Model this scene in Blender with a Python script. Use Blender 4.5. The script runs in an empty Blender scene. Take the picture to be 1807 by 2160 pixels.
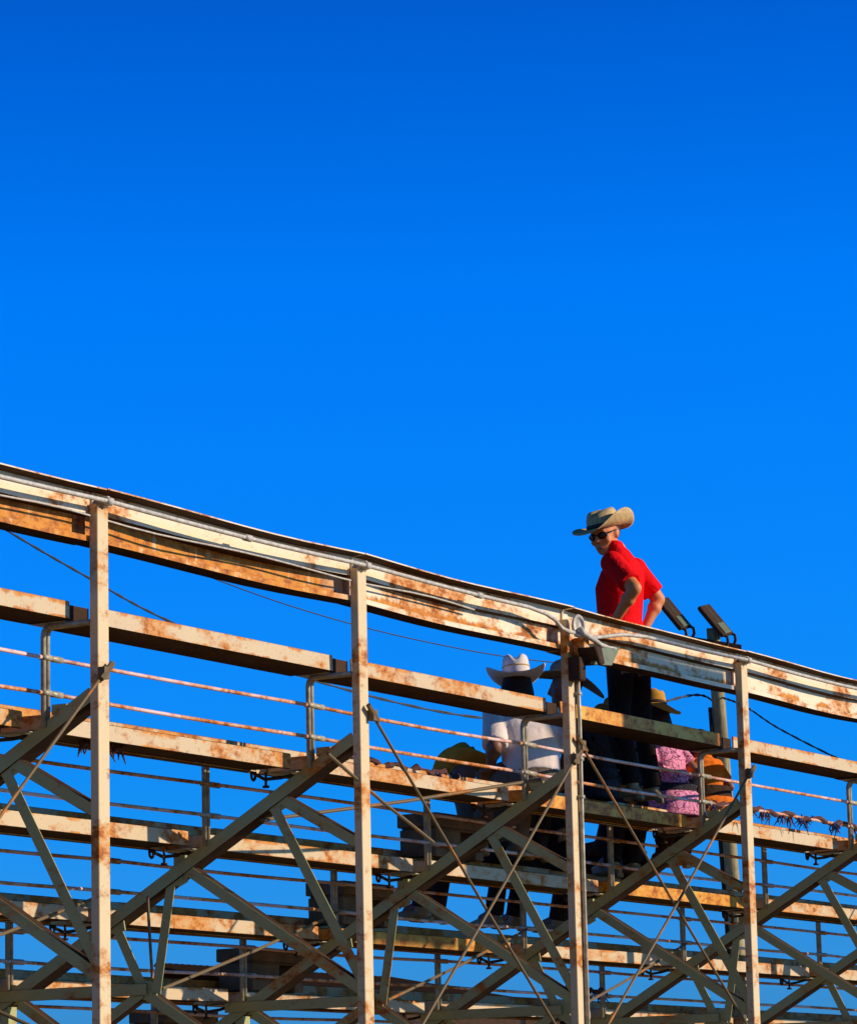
import bpy, bmesh, math, random
from mathutils import Vector, Matrix
random.seed(7)
SC = bpy.context.scene
COL = SC.collection
R = math.radians

# ------------------------------------------------------------------ camera
cd = bpy.data.cameras.new('camera')
cam = bpy.data.objects.new('camera', cd)
COL.objects.link(cam)
right = Vector((0.5080, -0.8611, -0.0222)).normalized()
fwd = Vector((0.8493, 0.4968, 0.1787)).normalized()
up = right.cross(fwd).normalized()
right = fwd.cross(up).normalized()
m = Matrix((right, up, -fwd)).transposed().to_4x4()
m.translation = Vector((0, 0, 1.6))
cam.matrix_world = m
cd.sensor_fit = 'HORIZONTAL'
cd.sensor_width = 36.0
cd.lens = 149.27
cd.clip_start = 0.1
cd.clip_end = 6000
SC.camera = cam

# ------------------------------------------------------------------ sky
SUN = Vector((0.46, -1.0, 0.43)).normalized()
W = bpy.data.worlds.new('World')
SC.world = W
W.use_nodes = True
nt = W.node_tree
bg = nt.nodes['Background']
sky = nt.nodes.new('ShaderNodeTexSky')
sky.sky_type = 'NISHITA'
sky.sun_disc = False
sky.sun_elevation = math.asin(SUN.z)
sky.sun_rotation = math.atan2(SUN.x, SUN.y)
tc = nt.nodes.new('ShaderNodeTexCoord')
sp = nt.nodes.new('ShaderNodeSeparateXYZ')
rp = nt.nodes.new('ShaderNodeValToRGB')
mu = nt.nodes.new('ShaderNodeMix')
mu.data_type = 'RGBA'
mu.blend_type = 'MULTIPLY'
mu.inputs[0].default_value = 1.0
nt.links.new(tc.outputs['Generated'], sp.inputs[0])
nt.links.new(sp.outputs[2], rp.inputs[0])
cr = rp.color_ramp
while len(cr.elements) < 6:
    cr.elements.new(0.5)
stops = [(0.0, (0.16, 0.66, 2.1)), (0.10, (0.02, 0.66, 2.15)), (0.24, (0.0, 0.71, 2.42)),
         (0.31, (0.0, 0.50, 1.93)), (0.42, (0.06, 0.25, 0.62)), (1.0, (0.12, 0.22, 0.30))]
for e, (p, c) in zip(cr.elements, stops):
    e.position = p
    e.color = (c[0], c[1], c[2], 1)
nt.links.new(sky.outputs[0], mu.inputs[6])
nt.links.new(rp.outputs[0], mu.inputs[7])
nt.links.new(mu.outputs[2], bg.inputs[0])
bg.inputs[1].default_value = 0.10

# ------------------------------------------------------------------ sun
sd = bpy.data.lights.new('sun', 'SUN')
sd.energy = 4.6
sd.angle = R(0.53)
sd.color = (1.0, 0.86, 0.70)
so = bpy.data.objects.new('sun', sd)
so.rotation_euler = SUN.to_track_quat('Z', 'Y').to_euler()
so.location = (20, -20, 30)
COL.objects.link(so)

SC.view_settings.view_transform = 'Standard'
SC.view_settings.look = 'None'
SC.view_settings.gamma = 1.0
SC.view_settings.use_curve_mapping = False
SC.view_settings.exposure = 0.0
SC.cycles.max_bounces = 6

# ================================================================== helpers
class MB:
    """collects vertices and faces of one mesh"""
    def __init__(s):
        s.v = []; s.f = []; s.m = []
    def add(s, vs, fs, mi=0):
        b = len(s.v)
        s.v += [tuple(x) for x in vs]
        s.f += [tuple(i + b for i in f) for f in fs]
        s.m += [mi] * len(fs)
    def box(s, a, b, mi=0):
        x0, y0, z0 = a; x1, y1, z1 = b
        s.add([(x0,y0,z0),(x1,y0,z0),(x1,y1,z0),(x0,y1,z0),(x0,y0,z1),(x1,y0,z1),(x1,y1,z1),(x0,y1,z1)],
              [(0,3,2,1),(4,5,6,7),(0,1,5,4),(1,2,6,5),(2,3,7,6),(3,0,4,7)], mi)
    def obox(s, c, ax, ay, az, mi=0):
        c = Vector(c); vs = []
        for k in (-1, 1):
            for (i, j) in ((-1,-1),(1,-1),(1,1),(-1,1)):
                vs.append(c + ax*i + ay*j + az*k)
        s.add(vs, [(0,3,2,1),(4,5,6,7),(0,1,5,4),(1,2,6,5),(2,3,7,6),(3,0,4,7)], mi)
    def extrude(s, prof, p0, p1, e1, e2, mi=0):
        """polygon profile [(a,b)] in axes e1,e2 swept from p0 to p1"""
        p0 = Vector(p0); p1 = Vector(p1); n = len(prof)
        vs = [p0 + e1*a + e2*b for a, b in prof] + [p1 + e1*a + e2*b for a, b in prof]
        fs = [(i, (i+1) % n, n + (i+1) % n, n + i) for i in range(n)]
        fs += [tuple(range(n-1, -1, -1)), tuple(range(n, 2*n))]
        s.add(vs, fs, mi)
    def tube(s, pts, r, n=8, mi=0, cap=True):
        pts = [Vector(p) for p in pts]
        rr = r if isinstance(r, (list, tuple)) else [r]*len(pts)
        rings = []; prev = None
        for i, p in enumerate(pts):
            d = (pts[min(i+1, len(pts)-1)] - pts[max(i-1, 0)]).normalized()
            if prev is None:
                a = d.orthogonal().normalized()
            else:
                a = (prev - d*prev.dot(d)).normalized()
            prev = a
            b = d.cross(a)
            rings.append([p + a*math.cos(2*math.pi*k/n)*rr[i] + b*math.sin(2*math.pi*k/n)*rr[i] for k in range(n)])
        vs = [v for ring in rings for v in ring]
        fs = []
        for i in range(len(rings)-1):
            for k in range(n):
                fs.append((i*n+k, i*n+(k+1) % n, (i+1)*n+(k+1) % n, (i+1)*n+k))
        if cap:
            fs.append(tuple(range(n-1, -1, -1)))
            fs.append(tuple((len(rings)-1)*n + k for k in range(n)))
        s.add(vs, fs, mi)
    def loft(s, rings, cap=True, mi=0):
        n = len(rings[0]); vs = [v for r in rings for v in r]; fs = []
        for i in range(len(rings)-1):
            for k in range(n):
                fs.append((i*n+k, i*n+(k+1) % n, (i+1)*n+(k+1) % n, (i+1)*n+k))
        if cap:
            fs.append(tuple(range(n-1, -1, -1)))
            fs.append(tuple((len(rings)-1)*n + k for k in range(n)))
        s.add(vs, fs, mi)
    def ball(s, c, r, seg=12, ring=8, mi=0, rot=None):
        c = Vector(c)
        rx, ry, rz = r if isinstance(r, (tuple, list)) else (r, r, r)
        rings = []
        for i in range(1, ring):
            t = math.pi*i/ring
            rg = []
            for k in range(seg):
                a = 2*math.pi*k/seg
                v = Vector((rx*math.sin(t)*math.cos(a), ry*math.sin(t)*math.sin(a), -rz*math.cos(t)))
                if rot is not None:
                    v = rot @ v
                rg.append(c + v)
            rings.append(rg)
        b = Vector((0, 0, -rz)); e = Vector((0, 0, rz))
        if rot is not None:
            b = rot @ b; e = rot @ e
        n = seg
        vs = [v for r_ in rings for v in r_] + [c + b, c + e]
        L = len(vs); fs = []
        for i in range(len(rings)-1):
            for k in range(n):
                fs.append((i*n+k, i*n+(k+1) % n, (i+1)*n+(k+1) % n, (i+1)*n+k))
        for k in range(n):
            fs.append((L-2, (k+1) % n, k))
            fs.append((L-1, (len(rings)-1)*n+k, (len(rings)-1)*n+(k+1) % n))
        s.add(vs, fs, mi)
    def capsule(s, p0, r0, p1, r1, seg=12):
        p0 = Vector(p0); p1 = Vector(p1)
        s.ball(p0, r0, seg, 8); s.ball(p1, r1, seg, 8)
        s.tube([p0, p1], [r0, r1], seg)
    def mesh(s, name, mats, smooth=False):
        me = bpy.data.meshes.new(name)
        me.from_pydata(s.v, [], s.f)
        for mt in (mats if isinstance(mats, (list, tuple)) else [mats]):
            me.materials.append(mt)
        me.polygons.foreach_set('material_index', s.m)
        bm = bmesh.new(); bm.from_mesh(me)
        bmesh.ops.recalc_face_normals(bm, faces=bm.faces)
        bm.to_mesh(me); bm.free()
        if smooth:
            me.polygons.foreach_set('use_smooth', [True]*len(me.polygons))
        me.update()
        return me
    def build(s, name, mats, parent=None, smooth=False, loc=None):
        return link(s.mesh(name, mats, smooth), name, parent, loc)

def link(me, name, parent=None, loc=None):
    o = bpy.data.objects.new(name, me)
    COL.objects.link(o)
    if loc is not None:
        o.location = loc
    if parent is not None:
        o.parent = parent
        o.matrix_parent_inverse = WORLD[parent].inverted()
    WORLD[o] = Matrix.Translation(o.location)
    return o

WORLD = {}
def empty(name, loc, label, cat, group=None):
    o = bpy.data.objects.new(name, None)
    o.location = loc
    o.empty_display_size = 0.2
    COL.objects.link(o)
    WORLD[o] = Matrix.Translation(Vector(loc))
    tag(o, label, cat, group)
    return o

def tag(o, label=None, cat=None, group=None, kind=None):
    if label: o['label'] = label
    if cat: o['category'] = cat
    if group: o['group'] = group
    if kind: o['kind'] = kind
    return o

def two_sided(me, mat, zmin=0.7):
    """dark brown with painted-in shade on the faces that look up or down"""
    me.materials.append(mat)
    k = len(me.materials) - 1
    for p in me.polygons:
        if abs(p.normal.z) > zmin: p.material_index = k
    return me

def bevel(me, w=0.004, seg=1):
    bm = bmesh.new(); bm.from_mesh(me)
    es = [e for e in bm.edges if len(e.link_faces) == 2 and e.calc_face_angle(0) > 0.6]
    bmesh.ops.bevel(bm, geom=es, offset=w, segments=seg, affect='EDGES', profile=0.5)
    bm.to_mesh(me); bm.free()
    return me

def remesh(mb, name, mats, voxel=0.012, smooth=4, fac=0.5):
    """one continuous surface from overlapping closed pieces"""
    me = mb.mesh(name + '_raw', mats)
    o = bpy.data.objects.new(name + '_raw', me)
    COL.objects.link(o)
    r = o.modifiers.new('r', 'REMESH'); r.mode = 'VOXEL'; r.voxel_size = voxel
    if smooth:
        k = o.modifiers.new('s', 'SMOOTH'); k.factor = fac; k.iterations = smooth
    dg = bpy.context.evaluated_depsgraph_get()
    out = bpy.data.meshes.new_from_object(o.evaluated_get(dg))
    out.name = name
    bpy.data.objects.remove(o); bpy.data.meshes.remove(me)
    out.polygons.foreach_set('use_smooth', [True]*len(out.polygons))
    return out

# ================================================================== materials
def newmat(name):
    mt = bpy.data.materials.new(name); mt.use_nodes = True
    n = mt.node_tree
    b = n.nodes['Principled BSDF']
    return mt, n, b

def noise_node(n, scale, vec, detail=4, rough=0.6):
    t = n.nodes.new('ShaderNodeTexNoise')
    t.inputs['Scale'].default_value = scale
    t.inputs['Detail'].default_value = detail
    t.inputs['Roughness'].default_value = rough
    if vec is not None: n.links.new(vec, t.inputs['Vector'])
    return t

def ramp_node(n, src, stops):
    r = n.nodes.new('ShaderNodeValToRGB')
    while len(r.color_ramp.elements) < len(stops):
        r.color_ramp.elements.new(0.5)
    for e, (p, c) in zip(r.color_ramp.elements, stops):
        e.position = p
        e.color = (c, c, c, 1) if isinstance(c, (int, float)) else (c[0], c[1], c[2], 1)
    n.links.new(src, r.inputs[0])
    return r

def mixc(n, fac, a, b, mode='MIX'):
    x = n.nodes.new('ShaderNodeMix'); x.data_type = 'RGBA'; x.blend_type = mode
    for sock, val in ((0, fac), (6, a), (7, b)):
        if isinstance(val, (int, float)): x.inputs[sock].default_value = val
        elif isinstance(val, tuple): x.inputs[sock].default_value = (*val, 1)
        else: n.links.new(val, x.inputs[sock])
    return x.outputs[2]

def math_node(n, op, a, b):
    x = n.nodes.new('ShaderNodeMath'); x.operation = op; x.use_clamp = True
    for i, v in enumerate((a, b)):
        if isinstance(v, (int, float)): x.inputs[i].default_value = v
        else: n.links.new(v, x.inputs[i])
    return x.outputs[0]

def rusty(name, paint, amount=0.5, streak=0.5, fringe=None, rough=0.62, drip=False):
    """old paint over steel: blotches of rust, vertical runs, dirt and small chips"""
    mt, n, b = newmat(name)
    g = n.nodes.new('ShaderNodeNewGeometry')
    pos = g.outputs['Position']
    mp = n.nodes.new('ShaderNodeMapping'); mp.inputs['Scale'].default_value = (1, 1, 1.6)
    n.links.new(pos, mp.inputs[0])
    mv = n.nodes.new('ShaderNodeMapping'); mv.inputs['Scale'].default_value = (1, 1, 0.09)
    n.links.new(pos, mv.inputs[0])
    big = noise_node(n, 1.7, mp.outputs[0], 7, 0.66)
    mid = noise_node(n, 11.0, mp.outputs[0], 8, 0.72)
    run = noise_node(n, 26.0, mv.outputs[0], 3, 0.6)
    fin = noise_node(n, 70.0, pos, 2, 0.6)
    t = 0.60 - 0.18*amount
    bl = ramp_node(n, math_node(n, 'ADD', math_node(n, 'MULTIPLY', big.outputs[0], 0.78), math_node(n, 'MULTIPLY', mid.outputs[0], 0.22)), [(t, 0), (t + 0.07, 1)]).outputs[0]
    ml = ramp_node(n, mid.outputs[0], [(0.40, 0), (0.62, 1)]).outputs[0]
    rl = ramp_node(n, run.outputs[0], [(0.50, 0), (0.68, 1)]).outputs[0]
    blot = math_node(n, 'MULTIPLY', bl, ramp_node(n, mid.outputs[0], [(0.36, 0.25), (0.56, 1)]).outputs[0])
    runs = math_node(n, 'MULTIPLY', rl, math_node(n, 'MULTIPLY', bl, streak))
    rust = math_node(n, 'MAXIMUM', blot, runs)
    if drip:
        ob = n.nodes.new('ShaderNodeTexCoord'); so_ = n.nodes.new('ShaderNodeSeparateXYZ'); n.links.new(ob.outputs['Object'], so_.inputs[0])
        edges = []
        for (za, zb, va, vb) in ((-0.055, 0.0, 0.0, 0.85), (-0.088, -0.060, 0.95, 0.0)):
            mr = n.nodes.new('ShaderNodeMapRange'); n.links.new(so_.outputs[2], mr.inputs[0])
            for q, v in zip((1, 2, 3, 4), (za, zb, va, vb)): mr.inputs[q].default_value = v
            edges.append(mr.outputs[0])
        patch = ramp_node(n, noise_node(n, 3.1, pos, 4, 0.6).outputs[0], [(0.42, 0.1), (0.58, 1.0)]).outputs[0]
        e = math_node(n, 'MULTIPLY', math_node(n, 'MAXIMUM', edges[0], edges[1]), patch)
        e = math_node(n, 'ADD', e, math_node(n, 'MULTIPLY', run.outputs[0], 0.6))
        rust = math_node(n, 'MAXIMUM', rust, ramp_node(n, e, [(0.72, 0), (0.92, 0.9)]).outputs[0])
    if fringe:
        z0, z1, xa, xb = fringe
        sx = n.nodes.new('ShaderNodeSeparateXYZ'); n.links.new(pos, sx.inputs[0])
        mr = n.nodes.new('ShaderNodeMapRange'); n.links.new(sx.outputs[2], mr.inputs[0])
        for q, v in zip((1, 2, 3, 4), (z0, z1, 1.0, 0.0)): mr.inputs[q].default_value = v
        mx = n.nodes.new('ShaderNodeMapRange'); n.links.new(sx.outputs[0], mx.inputs[0])
        for q, v in zip((1, 2, 3, 4), (xa, xb, 1.0, 0.0)): mx.inputs[q].default_value = v
        low = noise_node(n, 2.6, pos, 3, 0.6)
        gate = math_node(n, 'GREATER_THAN', sx.outputs[2], z0 + 0.006)
        fr = math_node(n, 'MULTIPLY', math_node(n, 'MULTIPLY', mr.outputs[0], gate), ramp_node(n, low.outputs[0], [(0.35, 0.45), (0.60, 1.0)]).outputs[0])
        fr2 = math_node(n, 'ADD', fr, math_node(n, 'MULTIPLY', run.outputs[0], 0.55))
        fr3 = ramp_node(n, fr2, [(0.78, 0), (0.92, 1)]).outputs[0]
        below = math_node(n, 'LESS_THAN', sx.outputs[2], 4.766)
        left = math_node(n, 'MULTIPLY', math_node(n, 'MULTIPLY', mx.outputs[0], below), ramp_node(n, math_node(n, 'ADD', math_node(n, 'MULTIPLY', run.outputs[0], 0.6), math_node(n, 'MULTIPLY', mid.outputs[0], 0.5)), [(0.38, 0.25), (0.50, 1.0)]).outputs[0])
        rust = math_node(n, 'MAXIMUM', rust, math_node(n, 'MAXIMUM', fr3, left))
    chips = ramp_node(n, fin.outputs[0], [(0.68 - 0.05*amount, 0), (0.72, 1)]).outputs[0]
    chips = math_node(n, 'MULTIPLY', chips, 0.55)
    rc = ramp_node(n, mid.outputs[0], [(0.3, (0.70, 0.33, 0.04)), (0.48, (0.66, 0.22, 0.012)), (0.60, (0.40, 0.11, 0.008)), (0.72, (0.10, 0.028, 0.005))]).outputs[0]
    pv = ramp_node(n, big.outputs[0], [(0.25, tuple(c*1.06 for c in paint)), (0.5, paint), (0.75, (paint[0]*0.86, paint[1]*0.78, paint[2]*0.66))]).outputs[0]
    c1 = mixc(n, rust, pv, rc)
    c2 = mixc(n, chips, c1, (0.16, 0.06, 0.02))
    n.links.new(c2, b.inputs['Base Color'])
    b.inputs['Roughness'].default_value = rough
    b.inputs['Specular IOR Level'].default_value = 0.25
    bp = n.nodes.new('ShaderNodeBump'); bp.inputs['Strength'].default_value = 0.25; bp.inputs['Distance'].default_value = 0.004
    n.links.new(mid.outputs[0], bp.inputs['Height']); n.links.new(bp.outputs[0], b.inputs['Normal'])
    return mt

def plain(name, col, rough=0.7, metal=0.0, var=0.18, scale=14.0, spec=0.5, bumpy=0.0, sheen=0.0):
    mt, n, b = newmat(name)
    g = n.nodes.new('ShaderNodeNewGeometry')
    t = noise_node(n, scale, g.outputs['Position'], 4, 0.6)
    r = ramp_node(n, t.outputs[0], [(0.3, tuple(c*(1-var) for c in col)), (0.7, tuple(min(1, c*(1+var)) for c in col))])
    n.links.new(r.outputs[0], b.inputs['Base Color'])
    b.inputs['Roughness'].default_value = rough
    b.inputs['Metallic'].default_value = metal
    b.inputs['Specular IOR Level'].default_value = spec
    if sheen: b.inputs['Sheen Weight'].default_value = sheen
    if bumpy:
        bp = n.nodes.new('ShaderNodeBump'); bp.inputs['Strength'].default_value = bumpy; bp.inputs['Distance'].default_value = 0.03
        n.links.new(t.outputs[0], bp.inputs['Height']); n.links.new(bp.outputs[0], b.inputs['Normal'])
    return mt

M = {}
M['post'] = rusty('rusty cream post paint', (0.72, 0.54, 0.28), 0.55, 1.0)
M['beam'] = rusty('rusty cream beam paint', (0.88, 0.69, 0.43), 0.62, 1.0, (4.655, 4.76, 16.3, 16.7))
M['board'] = rusty('weathered seat board paint', (0.64, 0.47, 0.26), 0.62, 0.9, drip=True)
M['ochre'] = rusty('ochre seat board rust and shade', (0.74, 0.40, 0.06), 1.2, 0.9)  # rusty ochre; shade tone of the third bay painted in
M['frame'] = rusty('dull olive frame paint', (0.44, 0.42, 0.16), 0.35, 0.2)
M['shade_brown'] = plain('brown with painted shade', (0.055, 0.026, 0.011), 0.85, 0.0, 0.4, 6, 0.15)  # wood and rust brown, darkened to paint in the shade of undersides
M['rail'] = rusty('pinkish rail paint', (0.78, 0.52, 0.44), 0.8, 0.1)
M['rod'] = rusty('rusty rod steel', (0.17, 0.11, 0.045), 0.35, 0.3)
M['pipe'] = plain('grey bracket pipe', (0.40, 0.34, 0.22), 0.5, 0.2, 0.4, 20, 0.3)
M['galv'] = plain('galvanised conduit', (0.52, 0.46, 0.36), 0.6, 0.1, 0.3, 30, 0.3)
M['steelbox'] = plain('dark step steel', (0.20, 0.105, 0.045), 0.8, 0.0, 0.3, 8, 0.15)
M['darkmetal'] = plain('dark painted metal', (0.055, 0.027, 0.012), 0.8, 0.0, 0.3, 20, 0.15)
M['lampback'] = plain('grey lamp casting', (0.14, 0.16, 0.08), 0.6, 0.2, 0.2, 20)
M['glass'] = plain('dark lamp glass', (0.03, 0.03, 0.03), 0.15, 0.0, 0.1, 10)
M['wood'] = None
M['cable'] = plain('black cable', (0.02, 0.017, 0.012), 0.6, 0, 0.2, 30)
M['dirt'] = plain('dry brown dirt', (0.24, 0.155, 0.04), 0.95, 0, 0.22, 0.35)

def wood(name, col):
    mt, n, b = newmat(name)
    g = n.nodes.new('ShaderNodeNewGeometry')
    mp = n.nodes.new('ShaderNodeMapping'); mp.inputs['Scale'].default_value = (1, 1, 0.05)
    n.links.new(g.outputs['Position'], mp.inputs[0])
    t = noise_node(n, 45, mp.outputs[0], 5, 0.65)
    t2 = noise_node(n, 2.2, g.outputs['Position'], 4, 0.6)
    r = ramp_node(n, t.outputs[0], [(0.3, tuple(c*0.45 for c in col)), (0.55, col), (0.75, tuple(c*1.25 for c in col))])
    k = ramp_node(n, t2.outputs[0], [(0.35, 0.6), (0.65, 1.0)])
    n.links.new(mixc(n, 1.0, r.outputs[0], k.outputs[0], 'MULTIPLY'), b.inputs['Base Color'])
    b.inputs['Roughness'].default_value = 0.85
    bp = n.nodes.new('ShaderNodeBump'); bp.inputs['Strength'].default_value = 0.5; bp.inputs['Distance'].default_value = 0.01
    n.links.new(t.outputs[0], bp.inputs['Height']); n.links.new(bp.outputs[0], b.inputs['Normal'])
    return mt
M['wood'] = wood('weathered pole wood', (0.46, 0.35, 0.14))

# ================================================================== ground
g = MB()
g.add([(-3000,-3000,0),(3000,-3000,0),(3000,3000,0),(-3000,3000,0)], [(0,1,2,3)])
tag(g.build('ground', M['dirt']), 'dry brown dirt of the rodeo ground under the stand', None, None, 'structure')

# ================================================================== the grandstand
X0, S, Y0 = 14.056, 2.44, 10.114
FR = list(range(-1, 9))                       # frames; frame 0 carries the first post in view
def XF(i): return X0 + S*i
D, RS = 0.6877, 0.3825
YR = [10.264] + [10.507 + D*k for k in range(10)]
ZR = [4.333, 3.806, 3.420, 3.034, 2.668] + [2.668 - 0.3825*k for k in range(1, 7)]
WB = 0.28
stand = empty('grandstand', (18.9, 10.11, 0), 'rusty cream painted steel grandstand seen from behind and below, people along its upper rows', 'grandstand')
ex, ey, ez = Vector((1,0,0)), Vector((0,1,0)), Vector((0,0,1))

# posts -----------------------------------------------------------
pm = MB()
pm.box((0, 0, 0.0), (0.092, 0.05, 4.812))
pm.box((-0.10, -0.10, 0.0), (0.19, 0.15, 0.012))
pme = bevel(pm.mesh('post', M['post']), 0.003)
for i in FR:
    o = link(pme, 'post', stand, (XF(i), Y0, 0))
    o.rotation_euler = (0, R((0.0, 0.05, -0.08, 0.1, -0.05)[i % 5]), 0)

# L-section members lying in the plane of a frame ------------------
def angle(mb, i, a, b, leg=0.062, fl=0.07, top=True, t=0.007, dx=0.0):
    """a, b = (Y, Z) ends of the middle line of the visible leg"""
    x = XF(i) + dx
    A = Vector((x, a[0], a[1])); B = Vector((x, b[0], b[1]))
    d = (B - A).normalized()
    nrm = Vector((0, -d.z, d.y))
    if nrm.z < 0 or (abs(nrm.z) < 1e-6 and nrm.y > 0): nrm = -nrm
    h = leg/2
    if top: prof = [(0, -h), (t, -h), (t, h - t), (fl, h - t), (fl, h), (0, h)]
    else:   prof = [(0, -h), (fl, -h), (fl, -h + t), (t, -h + t), (t, h), (0, h)]
    mb.extrude(prof, A, B, ex, nrm)

def rk(y): return 3.905 - (y - 10.17)*0.5625    # upper edge of the sloping beam
def member(name, spec, dx):
    """spec in frame-local coords built once, shared by all frames"""
    mb = MB()
    spec(mb)
    me = two_sided(bevel(mb.mesh(name, M['frame']), 0.0015), M['shade_brown'], 0.6)
    for i in FR:
        link(me, name, stand, (XF(i) - XF(0), 0, 0))

member('sloping_beam', lambda q: (angle(q, 0, (10.165, rk(10.165)-0.036), (17.0, rk(17.0)-0.036), 0.070, 0.12, False, 0.008, 0.012),
                          q.box((XF(0)+0.03, 10.33, rk(10.36)-0.01), (XF(0)+0.10, 10.42, rk(10.36)+0.04)),
                          q.box((XF(0)+0.03, 11.30, rk(11.33)-0.01), (XF(0)+0.10, 11.38, rk(11.33)+0.05))), 0)
member('tie_beam', lambda q: angle(q, 0, (11.56, 2.560), (12.66, 2.560), 0.066, 0.06, True, 0.007, 0.004), 0)
BR = [((10.68, 3.585), (10.17, 3.300), True), ((10.71, 3.545), (10.155, 2.560), False),
      ((11.395, 3.165), (11.505, 2.535), True), ((11.30, 3.225), (10.155, 2.500), True),
      ((11.787, 2.945), (11.590, 2.555), False), ((11.59, 2.545), (10.155, 1.640), True),
      ((11.60, 2.540), (12.70, 1.90), False), ((12.46, 2.515), (11.25, 1.75), True)]
for j, (a, b, tp) in enumerate(BR):
    member('web_brace', lambda q, a=a, b=b, tp=tp, j=j: angle(q, 0, a, b, 0.060, 0.065, tp, 0.006, 0.022 + 0.003*(j % 3)), 0)
def inner(q):
    q.box((XF(0)+0.02, 12.53, 0), (XF(0)+0.10, 12.59, 2.52))
member('inner_post', inner, 0)
member('inner_post', lambda q: q.box((XF(0)+0.02, 14.6, 0), (XF(0)+0.10, 14.66, 1.33)), 0)

# gusset plates with bolt heads where the braces meet
def gusset(y, z, w, h):
    mb = MB(); x = XF(0) + 0.030
    mb.add([], [])
    prof = [(-w, -h*0.6), (-w*0.3, -h), (w*0.8, -h*0.7), (w, h*0.3), (w*0.2, h), (-w*0.8, h*0.7)]
    mb.extrude(prof, (x, y, z), (x + 0.008, y, z), ey, ez)
    for (a, c) in ((-w*0.5, -h*0.3), (w*0.4, -h*0.2), (0, h*0.4)):
        mb.tube([(x - 0.010, y + a, z + c), (x + 0.001, y + a, z + c)], 0.010, 6)
    me = mb.mesh('gusset_plate', M['frame'])
    for i in FR: link(me, 'gusset_plate', stand, (XF(i) - XF(0), 0, 0))
for (y, z) in ((10.70, 3.555), (11.36, 3.185), (11.79, 2.935), (11.575, 2.555), (12.50, 2.57)):
    gusset(y, z, 0.075, 0.06)
# back beam along the top -----------------------------------------
def beam_piece(i):
    xa = XF(i) + 0.055; xb = XF(i+1) + 0.045
    mb = MB()
    n = 8
    rec = {-1: 0.085, 0: 0.085, 1: 0.05, 2: 0.055, 3: 0.05}.get(i, 0.06)
    def sec(x, s):
        sag = -0.012*math.sin(math.pi*s) + 0.004*math.sin(7*s + i*2.1)
        bow = 0.010*math.sin(math.pi*s)*math.sin(i*1.7 + 1)
        bow2 = 0.014*math.sin(2.2*math.pi*s + i)
        yu = 10.168 + bow
        yw = yu + rec*(0.75 + 0.25*math.sin(math.pi*s)) + bow2*0.3
        pr = [(10.088, 4.893), (10.088, 4.886), (yu, 4.880), (yu, 4.772), (yw, 4.768), (yw, 4.664),
              (10.166, 4.660), (10.166, 4.632), (10.29, 4.630), (10.30, 4.640), (10.30, 4.880), (10.33, 4.882), (10.33, 4.893)]
        return [Vector((x, y, z + sag)) for y, z in pr]
    mb.loft([sec(xa + (xb - xa)*k/n, k/n) for k in range(n+1)])
    link(two_sided(mb.mesh('back_beam', M['beam']), M['shade_brown']), 'back_beam', stand)
for i in FR[:-1]: beam_piece(i)
# splice plates of the beam over each post
sm = MB()
sm.box((-0.035, 0, 0), (0.035, 0.012, 0.10))
sme = bevel(sm.mesh('splice_plate', M['beam']), 0.002)
for i in FR: link(sme, 'splice_plate', stand, (XF(i) + 0.05, 10.155, 4.775))

# seat boards and the upstand behind each --------------------------
def board_mesh(L, h=0.088, mat='board'):
    mb = MB()
    prof = [(0, -h), (0, -0.006), (0.008, 0), (0.272, 0), (WB, -0.006), (WB, -h), (0.262, -h), (0.262, -h+0.012), (0.02, -h+0.012), (0.02, -h)]
    mb.extrude(prof, (0, 0, 0), (L, 0, 0), ey, ez)
    return two_sided(bevel(mb.mesh('seat_board', M[mat]), 0.003), M['shade_brown'])
bme = board_mesh(S - 0.19)
def back_board(mat):
    mb = MB()
    mb.extrude([(0, -0.088), (0, 0), (0.012, 0), (0.012, -0.074), (WB, -0.074), (WB, -0.088)], (0, 0, 0), (S - 0.19, 0, 0), ey, ez)
    return two_sided(bevel(mb.mesh('back_board', M[mat]), 0.002), M['shade_brown'])
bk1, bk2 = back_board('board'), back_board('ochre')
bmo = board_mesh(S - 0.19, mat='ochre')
for k in range(11):
    for i in FR[:-1]:
        off = 0.16 if k == 0 else 0.10
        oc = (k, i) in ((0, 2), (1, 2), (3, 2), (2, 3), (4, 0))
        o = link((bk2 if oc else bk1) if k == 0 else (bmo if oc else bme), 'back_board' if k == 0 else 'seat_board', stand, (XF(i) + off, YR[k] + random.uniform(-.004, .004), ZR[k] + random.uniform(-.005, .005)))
        o.rotation_euler = (random.uniform(-.02, .02), random.uniform(-.0018, .0018), 0)
sb = MB(); sb.box((0.0, 0.022, -0.086), (0.19, 0.275, -0.012))
sb = sb.mesh('splice_block', M['shade_brown'])
for i in FR: link(sb, 'splice_block', stand, (XF(i) - 0.03, YR[0], ZR[0]))
um = MB()
um.box((0, 0, -0.088), (S*1.0, 0.014, 0.078))
um.box((0, 0.014, 0.064), (S*1.0, 0.05, 0.078))
ume = two_sided(bevel(um.mesh('riser_board', M['board']), 0.003), M['shade_brown'])
for k in range(1, 11):
    for i in FR[:-1]:
        o = link(ume, 'riser_board', stand, (XF(i) + 0.6, YR[k] + WB + 0.003 + random.uniform(0, .004), ZR[k] + random.uniform(-.004, .003)))

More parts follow.
